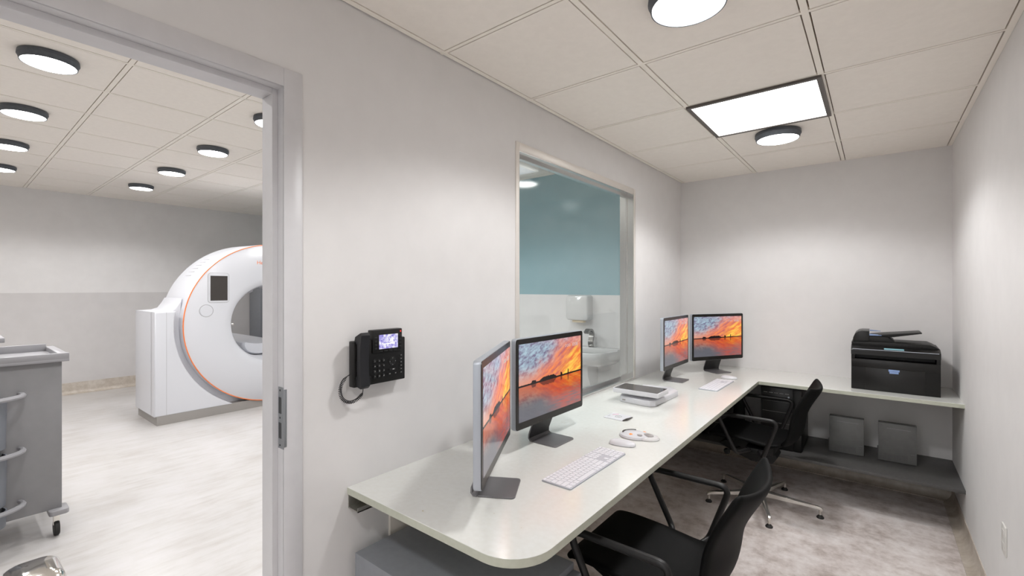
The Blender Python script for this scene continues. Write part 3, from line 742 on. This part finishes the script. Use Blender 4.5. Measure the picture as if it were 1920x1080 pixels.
# ------------------------------------------------------------------ computer towers and boxes on the shelf
def make_pc(label):
    t = thing('computer_tower', label, 'computer', (0, 0, 0), 0, 'black computer towers on the low shelf')
    H = .448
    MB().box(-.127, .127, .01, .40, 0, H, .003).build('case', M_black, t)
    fp = MB().box(-.127, .077, 0, .012, .004, H-.004, .003).build('front_panel', M_black2, t)
    MB().box(.080, .127, .003, .012, .004, H-.004, .002).build('side_cover', M_black, t)
    for z in (.405, .372): 
        for i in range(5): MB().box(-.11+i*.034, -.085+i*.034, -.001, .002, z, z+.0025).build('bay_slot', M_line if i % 2 else M_btng, fp)
    for z in (.345, .27, .19, .11): MB().box(-.12, .07, -.0006, .002, z, z+.0012).build('panel_seam', M_btng, fp)
    MB().lathe([(0, -.004), (.006, -.004), (.006, 0)], (.05, .0, .385), 'y', 16).build('power_button', M_alu, fp)
    return t
pc = make_pc('black computer tower behind the far chair, mostly visible'); pc.location = (-.541, 3.80, .272)
dup(pc, 'black computer tower farther left in the dark under the desk', (-.99, 3.83, .272))
def make_sbox(label, x0, x1, h):
    t = thing('equipment_box', label, 'box', ((x0+x1)/2, 4.02, .272), 0, 'slim grey boxes on the low shelf')
    w_ = (x1-x0)/2
    MB().box(-w_, w_, -.028, .028, .004, h, .002).build('case', M_box, t)
    MB().box(-w_-.006, w_-.01, -.02, .026, 0, h*.33, .001).build('rear_bracket', M_shelf, t)
    MB().box(-w_+.045, w_-.03, -.0288, -.027, h-.034, h-.032).build('slot_line', M_line, t)
    b = MB()
    for i in range(22): b.box(-w_+.008+i*(2*w_-.05)/22, -w_+.0095+i*(2*w_-.05)/22, -.0286, -.027, .012, .055)
    b.build('vent_grille', M_shelf, t)
    MB().box(w_-.03, w_-.008, -.0288, -.027, .07, .0708).build('slot_line', M_line, t)
make_sbox('slim upright grey box on the low shelf, left one', -.264, -.067, .256)
make_sbox('slim upright grey box on the low shelf nearer the right wall', .011, .208, .258)

# ------------------------------------------------------------------ printer
t = thing('printer', 'black multifunction printer on the back run of the desk', 'printer', (.09, 4.03, DZ))
w, D0, D1 = .223, -.164, .17
b = MB().box(-w, w, D0+.002, D1, 0, .204, .003).box(-w, -w+.02, D0+.002, D1, .2, .242, .002).box(w-.02, w, D0+.002, D1, .2, .242, .002).box(-w+.01, w-.01, D0+.09, D1, .2, .242)
b.build('body', M_black, t)
MB().box(-w+.0005, w-.0005, D0-.001, D0+.003, .151, .202, .001).build('front_door', M_black2, t)
tr_ = MB().box(-.148, .151, D0-.002, D0+.003, .004, .149, .001).build('paper_tray', M_black2, t)
MB().box(-.028, .028, D0-.004, D0-.001, .135, .148, .001).build('tray_handle', M_blue, tr_)['label'] = 'blue tray handle'
MB().box(-.023, .023, D0-.0035, D0-.001, .122, .1345, .001).build('tray_latch', M_blue, tr_)
# scanner section: sloped control panel
prof = [(D0-.006, .234), (D0-.006, .262), (D0+.0, .272), (D0+.05, .292), (D1, .296), (D1, .236)]
MB().loft([[(-w-.001, y, z) for y, z in prof], [(w+.001, y, z) for y, z in prof]]).build('control_panel', M_black2, t, ang=25)
MB().box(-w+.008, w-.008, D0-.0075, D0-.003, .269, .2725).build('metal_strip', M_alu, t)
mxs = Matrix.Translation((0, D0+.015, .2785)) @ Matrix.Rotation(R(21), 4, 'X')
q = MB().box(-.05, .05, -.008, .010, -.001, .0012); bmesh.ops.transform(q.bm, matrix=mxs, verts=q.bm.verts); q.build('display', M_cyan, t)
prof = [(-w, .292), (-w+.004, .318), (-.03, .330), (w-.07, .322), (w-.035, .305), (w-.004, .286), (w, .28)]
MB().prism([(-w, .290), (-w, .312), (-.03, .318), (w-.045, .318), (w-.02, .306), (w, .292), (w, .290)], D0+.052, D1, 'y', .002).build('scanner_lid', M_black, t)
hump = [(-w+.006, .31), (-w+.008, .34), (-w+.018, .366), (-w+.036, .382), (-w+.056, .387), (-.128, .387), (-.128, .31)]
MB().prism(hump, D0+.07, D1-.01, 'y', .003).build('document_feeder', M_black2, t)
MB().prism([(-.128, .31), (-.128, .352), (-.03, .352), (.0, .33), (.012, .31)], D0+.075, D1-.015, 'y', .002).build('feeder_base', M_black, t)
MB().prism([(-.125, .352), (-.125, .356), (-.05, .368), (.135, .391), (.142, .388), (.14, .384), (.0, .354), (-.06, .350)], D0+.085, D1-.03, 'y', .001).build('document_tray', M_black, t)
MB().prism([(-.126, .358), (-.126, .367), (-.062, .362), (-.062, .360)], D0+.075, D0+.12, 'y').build('paper_guide', M_blue, t)
MB().prism([(-.126, .374), (-.126, .382), (-.066, .376), (-.066, .374)], D1-.06, D1-.03, 'y').build('paper_guide', M_blue, t)

# outlet on right wall
t = thing('wall_outlet', 'white outlet plate low on the right wall', 'outlet', (XR, 2.662, .4355))
MB().box(-.006, 0, -.035, .035, -.058, .058, .002).build('cover_plate', M_outlet, t)
for z in (-.024, .024): MB().box(-.0072, -.005, -.017, .017, z-.014, z+.014, .0008).build('socket', M_outlet, t)

# ------------------------------------------------------------------ scanner
t = thing('ct_scanner', 'white ring-shaped CT scanner gantry with orange outline', 'scanner', (-6.2, 2.6, 0))
CZR = 1.02; XF = .35; XBK = -.40
body = MB()
body.lathe([(.475, XF-.03), (.50, XF-.008), (.55, XF), (.946, XF), (.953, XF-.006), (.957, XF-.05), (.975, XBK+.05), (.965, XBK), (.50, XBK), (.44, XBK+.08), (.44, .12), (.452, XF-.1), (.475, XF-.03)], (0, 0, CZR), 'x', 128)
gb = body.build('gantry_ring', M_scan, t, ang=50)
MB().tube([(XF-.003, .951*math.cos(R(a)), CZR+.951*math.sin(R(a))) for a in range(0, 360, 3)], .006, 6, True).build('outline_ring', M_orange, t)['label'] = 'orange outline ring'
# housing either side
for s in (-1, 1):
    b = MB()
    arc = [(s*1.03*math.cos(R(a)), CZR+1.03*math.sin(R(a))) for a in [math.degrees(math.asin(.17/1.03))-i*(math.degrees(math.asin(.17/1.03))+math.degrees(math.asin(.925/1.03)))/24 for i in range(25)]]
    out = [(s*1.2, .095), (s*1.2, 1.19)]+arc
    b.prism(out, .2, XF-.01, 'x', .012, 3)
    b.build('front_housing', M_scan, t, ang=40)
for s in (-1, 1):
    b = MB()
    arc = [(s*(1.20-.03*(i == 0)-0), 1.19) for i in range(1)]
    sh = [(s*1.2, .095), (s*1.2, 1.19), (s*1.06, 1.195), (s*1.0, 1.215), (s*.962, 1.27), (s*.93, 1.33), (s*.5, 1.3), (s*.5, .8), (s*.2, .3), (s*.2, .095)]
    b.prism([(y, z) for y, z in sh if True][:6]+[(s*.952, 1.02), (s*.88, .65), (s*.6, .28), (s*.3, .095)], XBK, .23, 'x', .012, 3)
    b.build('side_housing', M_scan, t, ang=40)
MB().box(XBK+.02, .24, -.6, .6, .05, .2).build('lower_housing', M_scan, t)
MB().prism([(-.40+.03, -1.18), (.335, -1.18), (.335, 1.18), (-.37, 1.18)], 0, .1, 'z', .004).build('plinth', M_scang, t)
for s in (-1, 1): MB().box(XF-.0105, XF-.0095, s*1.098-.0012, s*1.098+.0012, .1, 1.185).build('seam', M_line, t)
yc = lambda v: v-2.6
MB().prism(rrect(yc(1.882), yc(2.094), 1.276, 1.612, .03, 5), XF-.004, XF+.004, 'x', .002).build('screen_bezel', M_scan, t)
MB().tube([(XF+.0012, p[0], p[1]) for p in rrect(yc(1.881), yc(2.095), 1.275, 1.613, .03, 5)], .0016, 4, True).build('bezel_line', M_line, t)
MB().box(XF+.003, XF+.006, yc(1.905), yc(2.078), 1.300, 1.580).build('screen', M_dark, t)
MB().tube([(XF+.0006, yc(1.866)+.068*math.cos(R(a)), 1.187+.068*math.sin(R(a))) for a in range(0, 360, 10)], .002, 5, True).build('pad_ring', M_line, t)
MB().lathe([(0, XF), (.064, XF), (.06, XF+.003), (.03, XF+.0015), (0, XF+.0015)], (0, yc(1.866), 1.187), 'x', 36).build('touch_pad', M_scan, t)
textobj('lettering', 'Hea', .062, M_orange, t, Matrix.Translation((XF+.001, yc(2.397), 1.748)) @ FACE_X, 'LEFT')
MB().box(.18, .20, -.966, -.962, 1.16, 1.26).build('vent_slot', M_line, t)
for i in range(6):
    a = R(128+i*3.2); c = Matrix.Translation((0, .970*math.cos(a), CZR+.970*math.sin(a))) @ Matrix.Rotation(a, 4, 'X')
    q = MB().box(-.16, .02, -.003, .001, -.004, .004); bmesh.ops.transform(q.bm, matrix=c, verts=q.bm.verts); q.build('vent_slot', M_white, t)
MB().lathe([(0, 0), (.012, 0), (.012, .02), (0, .022)], (XF-.045, -.463, CZR+.0), 'y', 14).build('laser_port', M_chrome, t)
MB().lathe([(0, -.05), (.03, -.045), (.05, 0), (.03, .045), (0, .05)], (XBK+.05, -.02, CZR+.40), 'y', 20).build('breathing_display', M_white, t)
# patient table on the far side, its tip reaching into the bore
t = thing('patient_table', 'white patient table tip reaching into the scanner opening', 'table', (-7.4, 2.6, 0))
rings = []
for x, sc_, zz in ((1.16, .86, .0), (1.14, .95, .0), (1.08, 1, 0), (-1.05, 1, 0)):
    rr = []
    for i in range(17):
        a = math.pi*i/16; rr.append((x, -.215*sc_*math.cos(a), .735-.155*sc_*math.sin(a)**.8))
    for i in range(9):
        u = 1-i/8*2; rr.append((x, .205*sc_*u, .755-.028*(1-u*u)))
    rings.append(rr)
MB().loft(rings).build('table_top', M_scan, t)
MB().box(-.85, .35, -.22, .22, 0, .60, .03).build('pedestal', M_scan, t)
# tall cabinet standing behind the scanner
t = thing('tall_cabinet', 'tall grey cabinet glimpsed through the scanner opening', 'cabinet', (-8.3, 3.62, 0))
MB().box(-.24, .2, -.24, .3, .05, 1.75, .004).build('carcass', M_grey, t)
for s in (0, 1): MB().box(.2, .215, -.235+s*.27, .025+s*.27, .06, 1.74, .002).build('door', M_greyf, t)
MB().box(-.2, .18, -.22, .28, 0, .05).build('plinth', M_shelf, t)

# ------------------------------------------------------------------ trolley
t = thing('trolley', 'grey medical trolley with rimmed top standing in the scanner room', 'trolley', (-4.0, .05, 0))
X0, X1, YE = -.26, .26, .403     # body
MB().box(X0, X1, -.40, YE, .155, 1.015, .002).build('carcass', M_cart, t)
tp = MB().box(-.285, .285, -.43, .432, 1.013, 1.03, .002).build('top_tray', M_cartr, t)
b = MB()
b.box(.255, .285, -.43, .432, 1.026, 1.062, .003).box(-.285, -.262, -.43, .392, 1.026, 1.075, .003).box(-.285, .255, .390, .432, 1.026, 1.058, .006).box(-.285, .255, -.43, -.40, 1.026, 1.058, .004)
b.build('tray_rim', M_cartr, tp)
for z, d in ((.85, 0), (.545, 0), (.25, 0)):
    b = MB(); cyr = .03
    b.tube([(.30+.135*math.cos(R(a)), cyr+.215*math.sin(R(a)), z) for a in range(0, 360, 10)], .011, 8, True, flat=1.2)
    rg = b.build('bin_ring', M_cartr, t)
    MB().box(.255, .29, -.05, .05, z-.01, z+.01).build('ring_bracket', M_cartr, rg)
for z0, z1 in ((.575, .84), (.27, .535), (.155, .24)):
    ring = lambda z, k: [(.30+.122*k*math.cos(R(a)), .0+.185*k*math.sin(R(a)), z) for a in range(0, 360, 12)]
    ringi = lambda z, k: [(.30+.116*k*math.cos(R(a)), .0+.179*k*math.sin(R(a)), z) for a in range(0, 360, 12)]
    MB().loft([ring(z0, .97), ring(z1, 1), ringi(z1, 1), ringi(z0+.01, .96)]).build('bin', M_cartd, t, ang=50)
for sx in (-1, 1):
    for sy in (-1, 1):
        cx2, cy2 = sx*.25, sy*.375
        ft = MB().prism(rrect(cx2-.06, cx2+.06, cy2-.03, cy2+.055, .02, 4), .13, .158, 'z', .004).build('corner_foot', M_cartr, t)
        cs = MB().box(cx2-.012, cx2+.012, cy2-.008, cy2+.02, .06, .132, .003).build('caster_fork', M_chrome, ft)
for sx in (-1, 1):
    for sy in (-1, 1):
        cx2, cy2 = sx*.25, sy*.375
        MB().lathe([(0, -.012), (.04, -.012), (.043, -.008), (.043, .008), (.04, .012), (0, .012)], (cx2, cy2+.006, .043), 'y', 24).build('wheel', M_rubber, t)
MB().box(-.02, .02, -.32, -.28, 1.02, 1.14).box(-.18, .18, -.36, .183, 1.135, 1.162, .003).build('raised_shelf', M_cartr, t)
# chrome bin near the doorway
t = thing('chrome_bin', 'polished chrome bin cut off by the lower left corner', 'bin', (-2.37, .215, 0))
ring = lambda z, k: [(p[0], p[1], z) for p in rrect(-.115*k, .115*k, -.075*k, .075*k, .05*k, 6)]
MB().loft([ring(0, .97), ring(.02, 1), ring(.36, 1), ring(.375, .99)]).build('bin_body', M_chrome, t)
MB().loft([ring(.377, 1.02), ring(.40, 1.02), ring(.418, .95), ring(.428, .8), ring(.432, .4)]).build('lid', M_chrome, t)

# ------------------------------------------------------------------ sink wall seen through the window
t = thing('wash_basin', 'white ceramic wash basin on the far wall behind the window', 'basin', (-2.31, CY1, .81))
def oval(z, k, kx=1.0, sh=0):
    out = []
    for i in range(41):
        a = math.pi*i/40; ca, sa = math.cos(a), math.sin(a)
        x = .29*kx*math.copysign(abs(ca)**.45, ca); y = -.44*k*abs(sa)**.5+sh
        out.append((x, y, z))
    return out
MB().loft([oval(-.17, .45, .45), oval(-.15, .68, .72), oval(-.10, .9, .93), oval(-.05, .985, .995), oval(-.01, 1, 1), oval(0, .985, .985), oval(0, .88, .86, -.035), oval(-.05, .78, .8, -.06), oval(-.10, .6, .6, -.08), oval(-.115, .4, .35, -.12)]).build('bowl', M_ceram, t, ang=60)
MB().box(-.285, .285, -.11, 0, -.05, .012, .01).build('back_ledge', M_ceram, t)
rings = [[(x*k, y*k2, z) for x, y in [(-.11, 0), (-.11, -.12), (-.09, -.2), (.09, -.2), (.11, -.12), (.11, 0)]] for z, k, k2 in ((-.15, 1, 1), (-.28, .97, .9), (-.40, .9, .55))]
MB().loft(rings).build('shroud', M_ceram, t, loc=(-.10, 0, 0), ang=25)
t = thing('tap', 'chrome swan-neck tap on the wash basin', 'tap', (-2.345, CY1-.07, .822))
def ribbon(path, w_, th):
    rings = []; P = [Vector(p) for p in path]
    for i, p in enumerate(P):
        d = (P[min(i+1, len(P)-1)]-P[max(i-1, 0)]).normalized(); sd = Vector((1, 0, 0)); nn = d.cross(sd)
        rings.append([p+sd*w_+nn*th, p-sd*w_+nn*th, p-sd*w_-nn*th, p+sd*w_-nn*th])
    return rings
pth = spline([(0, 0, 0), (0, -.012, .05), (0, .006, .10), (0, .012, .145), (0, -.02, .18), (0, -.07, .182), (0, -.105, .155)], 6)
MB().loft(ribbon(pth, .026, .011)).build('spout', M_tapc, t, ang=30)
MB().lathe([(0, -.002), (.03, -.002), (.03, .006), (0, .006)], seg=24).build('tap_base', M_tapc, t)
t = thing('towel_dispenser', 'white paper towel dispenser on the wall above the basin', 'dispenser', (-2.50, CY1, 1.225))
rings = [[(p[0], y, p[1]) for p in rrect(-.135*k, .135*k, -.128*k, .14*k, .03, 5)] for y, k in ((0, 1), (-.085, 1), (-.105, .97), (-.115, .88))]
MB().loft(rings).build('case', M_ceram, t, ang=40)
MB().box(-.07, .07, -.085, -.03, -.152, -.125, .006).build('paper_towel', M_tan, t)
